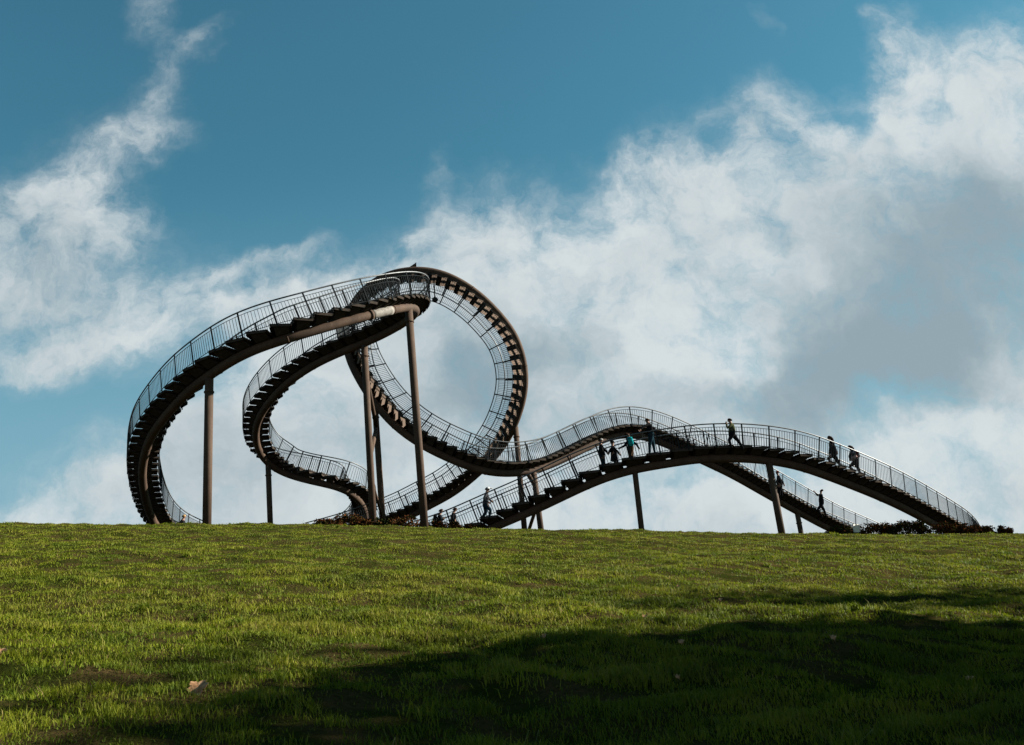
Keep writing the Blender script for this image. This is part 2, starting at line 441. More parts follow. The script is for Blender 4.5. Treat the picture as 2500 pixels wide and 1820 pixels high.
for a in [(2, 7, 330, .0055, .085, 21, 'tuft'), (7, 13, 160, .008, .075, 22, 'tuft'), (13, 24, 60, .011, .065, 23, 'tuft'), (26, 35, 30, .018, .085, 26, 'tuft'), (2.5, 8, 14, .0045, .12, 24, 'straw'), (8, 16, 7, .006, .12, 25, 'straw'), (3, 9, 60, .010, .05, 27, 'weed'), (9, 18, 25, .014, .05, 28, 'weed')]: parts.append(strip(*a))
Vb = np.concatenate([p[0] for p in parts]); tone = np.concatenate([p[1] for p in parts]); nb = len(Vb)
print('blades', nb)
base = np.arange(nb)[:, None] * 5
loops = (base + np.array([[0, 1, 2, 3, 3, 2, 4]])).ravel()
sizes = np.tile(np.array([4, 3], np.int32), nb)
me = np_mesh('grass', Vb.reshape(-1, 3), loops, sizes)
at_ = me.attributes.new('tone', 'FLOAT', 'POINT'); at_.data.foreach_set('value', np.repeat(tone, 5).astype(np.float32))
me.materials.append(M['grass'])
go = bpy.data.objects.new('grass', me); C.objects.link(go)
tag(go, 'short patchy sunlit lawn grass covering the slope in the foreground', 'grass', kind='stuff')

# ------------------------------------------------------------------ the walkable coaster
def catmull(ctrl, n=14):
    """ctrl: rows of numbers; dense uniform Catmull-Rom"""
    A = np.array(ctrl, float); out = []
    P = np.vstack([2 * A[0] - A[1], A, 2 * A[-1] - A[-2]])
    for i in range(1, len(P) - 2):
        for k in range(n):
            t = k / n; p0, p1, p2, p3 = P[i - 1], P[i], P[i + 1], P[i + 2]
            out.append(.5 * ((2 * p1) + (-p0 + p2) * t + (2 * p0 - 5 * p1 + 4 * p2 - p3) * t * t + (-p0 + 3 * p1 - 3 * p2 + p3) * t ** 3))
    out.append(A[-1]); return np.array(out)
class Track:
    """rows: px, py, d, loop weight, step spacing, step tilt (deg, used where loop weight is 1)"""
    def __init__(s, rows, centre=None, smooth=.55):
        A = []
        for (px, py, d, w, sp, ti) in rows:
            p = at(px, py, d + (w * (1050 - py) * .0073 if centre is not None else 0)); A.append([p.x, p.y, p.z, w, sp, ti])
        D = catmull(A)
        L = np.concatenate([[0], np.cumsum(np.linalg.norm(np.diff(D[:, :3], axis=0), axis=1))])
        S = np.arange(0, L[-1], .08)
        Q = np.stack([np.interp(S, L, D[:, k]) for k in range(6)], -1)
        k = int(3 * smooth / .08); g = np.exp(-.5 * (np.arange(-k, k + 1) * .08 / smooth) ** 2); g /= g.sum()
        pad0 = 2 * Q[0] - Q[1:k + 1][::-1]; pad1 = 2 * Q[-1] - Q[-k - 1:-1][::-1]
        E = np.vstack([pad0, Q, pad1])
        Q = np.stack([np.convolve(E[:, j], g, 'valid') for j in range(6)], -1)
        s.S = S; s.Q = Q; s.len = S[-1]
        T = np.gradient(Q[:, :3], axis=0); T /= np.linalg.norm(T, axis=1)[:, None]
        up = np.tile([0, 0, 1.0], (len(S), 1))
        if centre is not None:
            cu = np.array(centre) - Q[:, :3]; cu /= np.linalg.norm(cu, axis=1)[:, None]
            w = np.clip(Q[:, 3:4], 0, 1); up = up * (1 - w) + cu * w
        U = up - T * (up * T).sum(1)[:, None]; U /= np.linalg.norm(U, axis=1)[:, None]
        s.T, s.U = T, U; s.X = np.cross(T, U)
    def fr(s, x):
        i = min(max(x / .08, 0), len(s.S) - 1.001); a = int(i); f = i - a
        g = lambda M_: Vector(M_[a] * (1 - f) + M_[a + 1] * f)
        return g(s.Q[:, :3]), g(s.T).normalized(), g(s.U).normalized(), g(s.X).normalized()
    def val(s, x, k): return float(np.interp(x, s.S, s.Q[:, k]))
    def pt(s, x, u=0, l=0):
        P, T, U, X = s.fr(x); return P + U * u + X * l

front = Track([  # the near arch on the right
    (1040, 1352, 48.6, 0, .85, 0), (1110, 1330, 48.4, 0, .85, 0), (1235, 1275, 48.2, 0, .86, 0), (1310, 1244, 48, 0, .88, 0), (1420, 1191, 47.8, 0, .95, 0), (1482, 1165, 47.7, 0, 1.1, 0),
    (1553, 1145, 47.6, 0, 1.15, 0), (1641, 1131, 47.6, 0, 1.05, 0), (1703, 1121, 47.8, 0, .98, 0), (1787, 1119, 48.1, 0, .9, 0), (1853, 1122, 48.4, 0, .82, 0),
    (1941, 1136, 48.9, 0, .74, 0), (2000, 1156, 49.4, 0, .7, 0), (2046, 1173, 49.9, 0, .68, 0), (2134, 1208, 51.2, 0, .66, 0), (2200, 1238, 52.8, 0, .64, 0), (2250, 1264, 54.3, 0, .62, 0),
    (2300, 1291, 56.0, 0, .6, 0), (2343, 1316, 58.4, 0, .6, 0), (2368, 1338, 61.2, 0, .6, 0), (2380, 1356, 64.5, 0, .6, 0)], smooth=.8)
LC = at(1066, 912, 55.6 + .0073 * (1050 - 912))
loop = Track([  # from the far right foot over the wave, round the loop and down behind
    (2210, 1368, 71, 0, .42, 0), (2140, 1340, 69, 0, .42, 0), (2075, 1313, 67.4, 0, .42, 0), (2015, 1287, 66, 0, .42, 0), (1886, 1217, 63.3, 0, .42, 0), (1787, 1161, 61.6, 0, .42, 0), (1705, 1122, 60.6, 0, .42, 0), (1641, 1092, 60, 0, .42, 0),
    (1590, 1072, 59.4, 0, .42, 0), (1537, 1061, 58.8, 0, .42, 0), (1487, 1068, 58, 0, .43, 0), (1440, 1090, 57, 0, .44, 0), (1376, 1122, 55.8, 0, .46, 0), (1332, 1141, 55, 0, .47, 0), (1288, 1153, 54.2, 0, .48, 0), (1223, 1157, 53.4, 0, .5, 0),
    (1157, 1145, 52.8, .1, .54, 0), (1091, 1118, 52.6, .2, .58, -12), (1035, 1091, 52.7, .3, .62, -20), (972, 1048, 53, .48, .65, -25), (935, 1010, 53.3, 1, .65, 12), (897, 962, 53.6, 1, .65, 12), (874, 922, 53.9, 1, .65, 12),
    (855, 886, 54.2, 1, .65, 12), (845, 850, 54.5, 1, .65, 12), (841, 810, 54.7, 1, .65, 12), (851, 760, 54.9, 1, .65, 12), (874, 722, 55.0, 1, .65, 12), (915, 685, 55.1, 1, .65, 12), (961, 666, 55.2, 1, .65, 12), (1011, 658, 55.3, 1, .65, 12), (1063, 663, 55.5, 1, .65, 12),
    (1104, 677, 55.7, 1, .65, 12), (1152, 706, 55.9, 1, .65, 12), (1189, 736, 56.2, 1, .65, 12), (1228, 779, 56.5, 1, .65, 12), (1254, 812, 56.8, 1, .65, 12), (1274, 862, 57.2, 1, .65, 12), (1283, 911, 57.6, 1, .65, 12), (1282, 951, 57.9, 1, .62, 12), (1274, 990, 58.3, 1, .6, 12),
    (1258, 1035, 58.7, 1, .58, 12), (1238, 1077, 59.2, 1, .55, 12), (1207, 1117, 59.7, .8, .54, 12), (1168, 1156, 60.2, .4, .53, 0), (1104, 1207, 60.5, .1, .52, 0), (1046, 1237, 60.6, 0, .52, 0), (998, 1263, 60.6, 0, .52, 0), (930, 1290, 60.8, 0, .52, 0), (850, 1318, 61, 0, .52, 0), (760, 1342, 61.5, 0, .52, 0)], LC, .7)
swoop = Track([  # the big left arch, its hairpin, and the lower arch behind it
    (500, 1352, 59, 0, .55, 0), (430, 1325, 56.5, 0, .55, 0), (385, 1290, 54, 0, .56, 0), (361, 1240, 52, 0, .6, 0), (350, 1191, 50.3, 0, .62, 0), (347, 1151, 49, 0, .64, 0), (353, 1112, 47.7, 0, .66, 0), (366, 1072, 46.6, 0, .7, 0), (396, 1027, 45.3, 0, .75, 0),
    (450, 966, 43.8, 0, .82, 0), (505, 922, 42.7, 0, .88, 0), (575, 876, 41.9, 0, .9, 0), (637, 848, 41.6, 0, .9, 0), (703, 827, 41.7, 0, .88, 0), (760, 810, 42.2, 0, .85, 0), (826, 791, 42.9, 0, .8, 0), (890, 773, 43.8, 0, .62, 0), (940, 761, 44.8, 0, .5, 0), (982, 752, 46, 0, .42, 0),
    (1009, 751, 47.3, 0, .40, 0), (1016, 764, 48.9, 0, .40, 0), (990, 787, 50.1, 0, .5, 0), (919, 826, 51.0, 0, .72, 0), (839, 858, 51.6, 0, .8, 0), (772, 889, 52.4, 0, .82, 0), (712, 928, 53.4, 0, .8, 0), (664, 974, 54.7, 0, .72, 0), (634, 1018, 56, 0, .64, 0), (624, 1055, 57.3, 0, .6, 0),
    (629, 1095, 58.6, 0, .56, 0), (651, 1131, 59.5, 0, .5, 0), (690, 1155, 59.9, 0, .6, 0), (730, 1168, 59.7, 0, .8, 0), (775, 1179, 59.3, 0, .8, 0), (818, 1188, 59.1, 0, .6, 0), (853, 1202, 59.5, 0, .5, 0), (877, 1223, 60.6, 0, .46, 0), (890, 1248, 62.4, 0, .44, 0), (891, 1272, 64.5, 0, .44, 0), (878, 1296, 66.5, 0, .45, 0), (850, 1316, 68, 0, .45, 0)], smooth=.6)

base0 = at(1200, 1290, 52); base0.z = gz(base0.x, base0.y)
root = empty('walkable_coaster_sculpture', base0)
tag(root, 'brown steel roller coaster stairway with arches and one vertical loop on the hilltop', 'sculpture')
WID, TOFF, RT = 1.48, .46, .205
tracks = {'front': front, 'loop': loop, 'swoop': swoop}
steps, posts = [], []
for name, tr in tracks.items():
    mb = MB(); n = 18
    S = np.arange(0, tr.len, .24)
    mb.tube([tr.pt(x) for x in S], RT, n)
    # weld collars along the tube
    x = 3.0
    while x < tr.len - 2:
        mb.tube([tr.pt(x - .03), tr.pt(x + .03)], RT + .012, n); x += 5.7
    mb.build('support_tube', M['rust'], root, True, base0)
    # steps
    x = .3
    while x < tr.len - .6:
        sp = tr.val(x, 4); w = min(1, max(0, tr.val(x, 3)))
        P, T, U, X = tr.fr(x)
        a_h = math.asin(max(-1, min(1, T.z))); a_h = max(-R(45), min(R(45), a_h))
        a = a_h * (1 - w) + R(tr.val(x, 5)) * w
        h = T * math.cos(a) - U * math.sin(a); nn = T * math.sin(a) + U * math.cos(a)
        O = P + U * TOFF
        D = sp * math.cos(a); rise = sp * math.sin(a)
        mb = MB()
        W2 = WID / 2 - .03
        if w < .5: mb.boxf(O, h * (D / 2 + .02), X * W2, nn * .022)
        else:
            mb.boxf(O + h * (D * .2), h * (D * .29), X * W2, nn * .012); mb.cur = 1  # glowing translucent panel stands in for a sunlit patch of tread
            mb.boxf(O - h * (D * .3) - nn * .05, h * (D * .215), X * (W2 + .02), nn * .03)
        # upturned nosing lips and side cheeks
        mb.boxf(O + h * (D / 2 + .028) - nn * .02, h * .008, X * (W2 + .004), nn * .045)
        sg = 1 if rise >= 0 else -1
        rh = abs(rise) * .62
        if rh > .03:   # riser plate hanging from the lower edge
            mb.boxf(O - h * sg * (D / 2 + .006) - nn * (.026 + rh / 2), h * .006, X * (W2 - .02), nn * (rh / 2))
        for k in (-1, 1):
            mb.boxf(O + X * (k * (W2 + .009)) - nn * .045, h * (D / 2 - .005), X * .006, nn * .06)
        # web plates to the tube
        top = O - nn * .024; bot = P + U * (RT * .6)
        if w < .5:      # closed hopper of plates under the tread
            e = D * .37
            hi = [top + h * (e * i_) + X * (W2 * .97 * k_) for i_, k_ in ((-1, -1), (1, -1), (1, 1), (-1, 1))]
            lo = [bot + U * .06 + T * (sp * .33 * i_) + X * (.17 * k_) for i_, k_ in ((-1, -1), (1, -1), (1, 1), (-1, 1))]
            mb.add(hi + lo, [(0, 1, 2, 3), (7, 6, 5, 4), (0, 4, 5, 1), (1, 5, 6, 2), (2, 6, 7, 3), (3, 7, 4, 0)])
        else:           # open webs on the loop
            for q in (-.3, .3):
                c0 = top + h * (D * q)
                vs = [c0 - X * .3 + h * .01, c0 + X * .3 + h * .01, bot + h * (D * q * .6) + X * .1 + h * .01, bot + h * (D * q * .6) - X * .1 + h * .01]
                vs += [v - h * .02 for v in vs]
                mb.add(vs, [(0, 1, 2, 3), (7, 6, 5, 4), (0, 4, 5, 1), (1, 5, 6, 2), (2, 6, 7, 3), (3, 7, 4, 0)])
        if w >= .5: mb.grate = True
        steps.append((mb, O, name)); x += sp
    # railings
    for side in (-1, 1):
        l = side * WID / 2
        rb = MB()
        S2 = np.arange(0, tr.len, .16)
        for u_, r_ in ((TOFF + .04, .016), (TOFF + .93, .014)):
            rb.tube([tr.pt(q, u_, l) for q in S2], r_, 6)
        x = .1; npst = 0
        while x < tr.len - .1:
            P, T, U, X = tr.fr(x)
            rb.boxf(P + U * (TOFF + .485) + X * l, T * .008, X * .008, U * .445); x += .132
        ro = rb.build('railing', M['bar'], root, False, base0)
        hb = MB(); hb.tube([tr.pt(q, TOFF + 1.10, l * .98) for q in S2], .033, 8)
        hb.build('handrail', M['rail'], ro, True, base0)
        x = .5
        while x < tr.len - .2:
            P, T, U, X = tr.fr(x); pb = MB()
            pb.boxf(P + U * (TOFF + .50) + X * (l * 1.012), T * .036, X * .012, U * .60)
            pb.boxf(P + U * (TOFF + 1.075) + X * (l * .99), T * .012, X * .018, U * .012)
            posts.append((pb, P + U * TOFF + X * l, ro)); x += 1.32
def vis(p):
    return (p - EYE).dot(FWD)
def in_view(p):
    q = p - EYE; d = q.dot(FWD); px = 1250 + q.dot(CX) / d * FPX; py = 910 - q.dot(CY) / d * FPX
    return py < 1285
steps.sort(key=lambda s: (not in_view(s[1]), vis(s[1])))
for mb, O, nm in steps[:100]: mb.build('step', [M['glow_grating'], M['tread']] if mb.grate else M['tread'], root, False, O)
rest = MB()
for mb, O, nm in steps[100:]: k0 = len(rest.f); rest.add([Vector(v) for v in mb.v], mb.f); rest.mi[k0:] = [0 if (mb.grate and q == 0) else 1 for q in mb.mi]
tag(rest.build('farther_steps', [M['glow_grating'], M['tread']], root, False, base0), kind='stuff')
posts.sort(key=lambda s: (not in_view(s[1]), vis(s[1])))
for mb, O, ro in posts[:100]: mb.build('post', M['post'], ro, False, O)
rest = MB()
for mb, O, ro in posts[100:]: rest.add([Vector(v) for v in mb.v], mb.f)
tag(rest.build('farther_posts', M['post'], root, False, base0), kind='stuff')
print('steps', len(steps), 'posts', len(posts))

def near_s(tr, px, py=None, smin=0, smax=1e9):
    """arc position on a track nearest to a bearing"""
    best = None
    for x in np.arange(smin, min(smax, tr.len), .15):
        q = tr.pt(x) - EYE; d = q.dot(FWD); X = 1250 + q.dot(CX) / d * FPX; Y = 910 - q.dot(CY) / d * FPX
        e = abs(X - px) + (abs(Y - py) if py is not None else 0)
        if best is None or e < best[0]: best = (e, x)
    return best[1]
# painted sleeve and clamps on the tubes
s0 = near_s(swoop, 907, 768); s1 = near_s(swoop, 952, 758)
mb = MB(); mb.tube([swoop.pt(x) for x in np.linspace(s0, s1, 9)], RT + .008, 18); mb.build('pale_tube_section', M['pale'], root, True, base0)['label'] = 'pale repainted stretch of tube below the hairpin'
mb = MB(); mb.tube([swoop.pt(s0 - .12), swoop.pt(s0 + .02)], RT + .035, 18); mb.build('tube_flange', M['rust'], root, True, base0)
s2_ = near_s(loop, 1568, 1066, 0, 30)
mb = MB(); mb.tube([loop.pt(s2_ - .1), loop.pt(s2_ + .1)], RT + .01, 18); mb.build('pale_tube_section', M['pale'], root, True, base0)

def column(tr, xs, bot, d_bot, r, ring=True, name='column', dtop=None):
    """tr/xs: where it meets the track; bot: foot bearing"""
    a = tr.pt(xs, -.12) if tr is not None else xs
    b = at_y(bot[0], bot[1], a.y)
    dirv = (a - b).normalized()
    # run the shaft on down to the ground
    z = gz(b.x, b.y)
    k = (b.z - z + .3) / max(.2, dirv.z)
    b2 = b - dirv * k
    mb = MB(); mb.tube([b2, b2 + (a - b2) * .5, a], r, 20)
    base = Vector((b2.x, b2.y, gz(b2.x, b2.y)))
    o = mb.build(name, M['rust'], root, True, base)
    if ring:
        c = a - dirv * .62
        rb = MB(); rb.tube([c - dirv * .028, c + dirv * .028], r + .035, 20); rb.build('collar', M['rust'], o, True, c)
    return a, b2
def S_at(tr, px, py, lo=0, hi=1e9): return near_s(tr, px, py, lo, hi)
c1 = column(swoop, S_at(swoop, 511, 920), (505, 1283), 42.7, .185)
c2 = column(swoop, S_at(swoop, 657, 1135, 30), (660, 1284), 59.5, .165)
c3 = column(swoop, S_at(swoop, 888, 838, 26), (911, 1276), 50.2, .175)
c5 = column(loop, S_at(loop, 919, 992), (934, 1268), 53.2, .165)
c6 = column(swoop, S_at(swoop, 998, 752, 0, 40), (1036, 1281), 46.5, .18)
c7 = column(loop, S_at(loop, 1256, 1042), (1280, 1288), 58.6, .165)
c8 = column(loop, S_at(loop, 1304, 1150, 0, 40), (1320, 1288), 54.4, .165, False)
c10 = column(front, S_at(front, 1545, 1146), (1566, 1291), 47.6, .135, False)
c11 = column(front, S_at(front, 1876, 1126), (1908, 1299), 48.8, .17, False)
c12 = column(loop, S_at(loop, 1945, 1250), (1955, 1299), 64.6, .165)
def brace(p, q, r=.1):
    mb = MB(); mb.tube([p, (p + q) * .5, q], r, 14); mb.build('brace', M['rust'], root, True, p)
def on(col, py):
    """point on a column seen at photo height py"""
    a, b = col; lo, hi = 0.0, 1.0
    for _ in range(30):
        m_ = (lo + hi) / 2; q = a.lerp(b, m_) - EYE
        if 910 - q.dot(CY) / q.dot(FWD) * FPX < py: lo = m_
        else: hi = m_
    return a.lerp(b, lo)
brace(on(c3, 905), on(c5, 1045), .11)
brace(on(c5, 1043), on(c3, 1120), .11)
brace(on(c3, 1165), on(c5, 1266), .07)
p_ = loop.pt(S_at(loop, 1284, 1152, 0, 40)); brace(p_, on(c8, 1188), .12)
brace(on(c8, 1230), on(c7, 1320), .10)
# closed gate across the walkway, and a lamp hung in the loop, and a fin plate on its crown
def gate(tr, s):
    P, T, U, X = tr.fr(s); mb = MB()
    for l in (-.6, 0, .6): mb.boxf(P + U * (TOFF + .75) + X * l, T * .03, X * .035, U * .75)
    for u_ in (.1, .8, 1.5): mb.boxf(P + U * (TOFF + u_), T * .025, X * .62, U * .03)
    g_ = mb.build('gate', M['bar'], root, False, P)
    mb = MB(); mb.boxf(P + U * (TOFF + .8) + X * .02, T * .008, X * .57, U * .62); mb.build('gate_panel', M['bar'], g_, False, P)
gate(swoop, S_at(swoop, 843, 857, 28))
s_l = S_at(loop, 1066, 664, 30); P, T, U, X = loop.fr(s_l)
mb = MB(); mb.boxf(P + U * .55 + Vector((0, 0, -.45)), Vector((.035, 0, 0)), Vector((0, .035, 0)), Vector((0, 0, .62))); lp = mb.build('lamp_arm', M['bar'], root, False, P)
mb = MB(); c = P + U * .55 + Vector((0, 0, -1.22)); mb.tube([c + Vector((0, 0, .16)), c + Vector((0, 0, .1)), c, c + Vector((0, 0, -.1)), c + Vector((0, 0, -.15))], [.07, .16, .18, .14, .05], 14); mb.build('lamp_housing', M['bar'], lp, True, P)
s_f = S_at(loop, 1012, 657, 30); P, T, U, X = loop.fr(s_f)
mb = MB(); a_ = P - U * .2
vs = [a_ - T * .35, a_ + T * .05, a_ + T * .05 - U * .28]; vs = [v + X * k for k in (-.03, .03) for v in vs]
mb.add(vs, [(0, 1, 2), (5, 4, 3), (0, 3, 4, 1), (1, 4, 5, 2), (2, 5, 3, 0)]); mb.build('fin_plate', M['rust'], root, False, P)

# ------------------------------------------------------------------ shrubs
def leafcloud(mb, c, rx, ry, rz, n, size, r, flat=.3):
    for i in range(n):
        # points in an uneven, lobed volume
        while True:
            p = Vector((r.uniform(-1, 1), r.uniform(-1, 1), r.uniform(-.7, 1)))
            if p.length < 1: break
        p = Vector((p.x * rx, p.y * ry, p.z * rz))
        q = c + p
        nz = noise.noise(q * 2.2) + .5 * noise.noise(q * 5)
        if nz < -.18: continue
        a = Vector((r.gauss(0, 1), r.gauss(0, 1), r.gauss(0, .6))).normalized(); b = a.orthogonal().normalized()
        b = (b * math.cos(i) + a.cross(b) * math.sin(i)).normalized()
        s = size * r.uniform(.6, 1.3); s2 = s * r.uniform(.5, .8)
        k = a.cross(b).normalized() * s * .25
        mb.add([q - a * s, q - b * s2 * .9 + k * .3, q + a * s, q + b * s2 * .9 + k], [(0, 1, 2, 3)])
def shrub(px, d, top_py, wpx, kind, label, grp, seed):
    r = random.Random(seed)
    p = at(px, 1290, d); x, y = p.x, p.y; z = gz(x, y)
    top = at(px, top_py, d).z; H = max(.5, top - z)
    o = empty('shrub', Vector((x, y, z))); tag(o, label, 'shrub', grp)
    wid = wpx / FPX * d / 2 * 1.15
    fb = MB(); sb = MB()
    for i in range(7):
        a = r.uniform(0, 6.28); rr = wid * r.uniform(.1, .8)
        tip = Vector((x + math.cos(a) * rr, y + math.sin(a) * rr * .7, z + H * r.uniform(.75, 1.02)))
        bs = Vector((x + math.cos(a) * .1, y + math.sin(a) * .1, z - .05))
        md = bs.lerp(tip, .5) + Vector((r.uniform(-.1, .1), r.uniform(-.1, .1), .05))
        sb.tube([bs, md, tip], [.022, .014, .005], 5)
        for k in range(3):
            t = r.uniform(.3, .95); q = bs.lerp(md, t * 2) if t < .5 else md.lerp(tip, t * 2 - 1)
            sb.tube([q, q + Vector((r.uniform(-.25, .25), r.uniform(-.25, .25), r.uniform(.08, .3)))], [.008, .003], 4)
        leafcloud(fb, tip - Vector((0, 0, H * .10)), wid * .42, wid * .42, H * .24, 150, .058, r)
    leafcloud(fb, Vector((x, y, z + H * .42)), wid, wid * .7, H * .46, 1300, .06, r)
    sb.build('stems', M['bark'], o, False, Vector((x, y, z)))
    fb.build('foliage', M[kind], o, False, Vector((x, y, z)))
for i, (px, d, tp, w, kd, lb) in enumerate([
    (760, 47.5, 1282, 70, 'greenleaf', 'low dark shrub at the left end of the hedge under the descending handrail'),
    (805, 47, 1270, 80, 'redleaf', 'russet shrub left of the hairpin tube foot, second from the hedge end'),
    (850, 47.5, 1255, 90, 'redleaf', 'tallest brown leafy shrub in front of the curled tube foot'),
    (895, 47, 1262, 70, 'redleaf', 'russet shrub just left of the pair of leaning brown columns'),
    (935, 46.5, 1268, 60, 'greenleaf', 'dark shrub at the foot of the braced columns'),
    (985, 46.5, 1262, 90, 'redleaf', 'brown shrub between the braced columns and the tall lone column'),
    (1045, 47, 1275, 60, 'redleaf', 'reddish shrub right of the tall lone column foot'),
    (1095, 47, 1276, 70, 'redleaf', 'low reddish shrub in front of two waiting people'),
    (1150, 46.8, 1282, 60, 'redleaf', 'last low shrub left of the foot of the front arch')]):
    shrub(px, d, tp, w, kd, lb, 'shrubs along the left part of the hilltop', 50 + i)
for i, (px, d, tp, w, kd, lb) in enumerate([
    (2035, 51, 1288, 70, 'greenleaf', 'small dark shrub left of the white board at the stair foot'),
    (2130, 51.5, 1281, 70, 'redleaf', 'reddish shrub just right of the white board'),
    (2165, 51.5, 1281, 60, 'redleaf', 'russet shrub under the end of the far handrail'),
    (2205, 51, 1273, 80, 'greenleaf', 'dark green shrub, tallest one, left of where the front arch lands'),
    (2250, 51, 1276, 70, 'greenleaf', 'dark shrub against the foot of the front arch'),
    (2300, 50.5, 1281, 80, 'redleaf', 'brown shrub right of the foot of the front arch'),
    (2345, 50.5, 1283, 60, 'redleaf', 'russet shrub under the last railing posts'),
    (2385, 50, 1286, 70, 'redleaf', 'low reddish shrub just beyond the railing end'),
    (2418, 50, 1288, 50, 'redleaf', 'small brown shrub, last but one of the row on the right'),
    (2448, 50, 1287, 40, 'redleaf', 'tiny leafy shrub at the right end of the hedge row')]):
    shrub(px, d, tp, w, kd, lb, 'shrubs along the right part of the hilltop', 90 + i)

# white board near the stair foot
p = at(2091, 1290, 53); b_ = Vector((p.x, p.y, gz(p.x, p.y))); top = at(2091, 1288, 53)
o = empty('sign_board', b_); tag(o, 'small white board standing low behind the shrubs on the right', 'sign')
mb = MB(); mb.boxf(top - Vector((0, 0, .05)), Vector((.24, .17, 0)), Vector((-.009, .012, 0)), Vector((0, 0, .22))); mb.build('panel', mat('white_board', speck((.5, .48, .42), (.55, .53, .48), 4), .5), o, False, b_)
mb = MB(); mb.boxf(Vector((b_.x, b_.y + .03, (b_.z + top.z) / 2)), Vector((.02, 0, 0)), Vector((0, .012, 0)), Vector((0, 0, (top.z - b_.z) / 2))); mb.build('stake', M['bark'], o, False, b_)

# ------------------------------------------------------------------ people
def person(label, d, J, cols, face=1, hat=None, hair=None, coat=0, fat=1.0):
    """J: joints as photo bearings + depth offset; cols: (top, trousers, shoes, sleeves)"""
    Y0 = at(J['pelvis'][0], J['pelvis'][1], d).y
    w = {k: at_y(v[0], v[1], Y0 + (v[2] if len(v) > 2 else 0)) for k, v in J.items()}
    fw = CX * face; fw.z = 0; fw.normalize(); fx = FWD.copy(); fx.z = 0; fx.normalize()
    pel, nk, hd = w['pelvis'], w['neck'], w['head']
    V_, E_, Rr, reg = [], [], [], []
    def v(p, r, g):
        V_.append(tuple(p)); Rr.append(r * (fat if g == 't' else 1)); reg.append(g); return len(V_) - 1
    def e(a, b): E_.append((a, b)); return b
    upv = (nk - pel).normalized()
    ip = v(pel, .145, 'p')
    iw = e(ip, v(pel.lerp(nk, .3), .132, 't'))
    ic = e(iw, v(pel.lerp(nk, .72), .155, 't'))
    inn = e(ic, v(nk - upv * .03, .062, 't'))
    hdir = (hd - nk).normalized()
    ih0 = e(inn, v(nk.lerp(hd, .35), .055, 's'))
    ih = e(ih0, v(hd - hdir * .02, .092, 's'))
    e(ih, v(hd + hdir * .085, .078, 's'))
    e(ih, v(hd + fw * .10 - hdir * .02, .016, 's'))         # nose
    for s in 'LR':
        off = fx * (-.155 if s == 'L' else .155)
        sh = (w['sh'] if 'sh' in w else nk - upv * .1) + off
        ish = e(ic, v(sh, .062, 'a'))
        el, ha = w['el' + s], w['ha' + s]
        iel = e(ish, v(el, .048, 'a'))
        iwr = e(iel, v(el.lerp(ha, .86), .034, 'a'))
        hv = (ha - el).normalized(); ih_ = e(iwr, v(ha, .034, 's'))
        side = hv.cross(fx).normalized() if abs(hv.dot(fx)) < .95 else fw
        for k in range(4):
            st = ha + side * (.033 - .022 * k) + hv * .03
            ln = (.065, .075, .07, .055)[k]
            a1 = e(ih_, v(st + hv * .01, .0095, 's')); a2 = e(a1, v(st + hv * ln * .6 - fx * .01, .009, 's')); e(a2, v(st + hv * ln * .9 - fx * .035, .008, 's'))
        th = e(ih_, v(ha + side * .045, .011, 's')); e(th, v(ha + side * .062 + hv * .035 - fx * .02, .009, 's'))
        offh = fx * (-.09 if s == 'L' else .09)
        hip = e(ip, v(pel + offh - upv * .06, .098, 'p'))
        kn, an = w['kn' + s], w['an' + s]
        ik = e(hip, v(kn, .066, 'p')); ica = e(ik, v(kn.lerp(an, .35), .058, 'p')); ia = e(ica, v(an, .042, 'p'))
        tdir = (w['to' + s] - an).normalized() if ('to' + s) in w else (fw * .96 - Vector((0, 0, .25))).normalized()
        ih2 = e(ia, v(an - Vector((0, 0, .045)) - tdir * .02, .042, 'f')); e(ih2, v(an - Vector((0, 0, .055)) + tdir * .17, .032, 'f'))
    me = bpy.data.meshes.new('body'); me.from_pydata(V_, E_, [])
    tmp = bpy.data.objects.new('tmp', me); C.objects.link(tmp)
    tmp.modifiers.new('s', 'SKIN'); sv = me.skin_vertices[0].data
    for i, r_ in enumerate(Rr):
        r_ *= 1.36 if reg[i] in 'tpa' else 1.12
        sv[i].radius = (r_, r_)
    sv[0].use_root = True
    tmp.modifiers.new('u', 'SUBSURF').levels = 1
    dg = bpy.context.evaluated_depsgraph_get(); dg.update()
    nm = bpy.data.meshes.new_from_object(tmp.evaluated_get(dg)); bpy.data.objects.remove(tmp)
    foot = Vector((pel.x, pel.y, min(w['anL'].z, w['anR'].z) - .08))
    nv = np.zeros(len(nm.vertices) * 3); nm.vertices.foreach_get('co', nv); nv = nv.reshape(-1, 3)
    # clothing by nearest bone
    A = np.array([V_[a] for a, b in E_]); B = np.array([V_[b] for a, b in E_]); g2 = [reg[b] for a, b in E_]
    AB = B - A; L2 = (AB ** 2).sum(1)
    tp, tr_, sh_, sl = cols
    nm.materials.clear()
    for m_ in (M['skin'], tp, tr_, sh_, sl): nm.materials.append(m_)
    ix = {'s': 0, 't': 1, 'p': 2, 'f': 3, 'a': 4}
    cen = np.zeros(len(nm.polygons) * 3); nm.polygons.foreach_get('center', cen); cen = cen.reshape(-1, 3)
    for pi, c_ in enumerate(cen):
        tt = np.clip(((c_ - A) * AB).sum(1) / L2, 0, 1); dd = ((A + AB * tt[:, None] - c_) ** 2).sum(1)
        nm.polygons[pi].material_index = ix[g2[int(dd.argmin())]]
    nm.vertices.foreach_set('co', (nv - np.array(foot)).ravel())
    nm.polygons.foreach_set('use_smooth', [True] * len(nm.polygons)); nm.name = 'person'
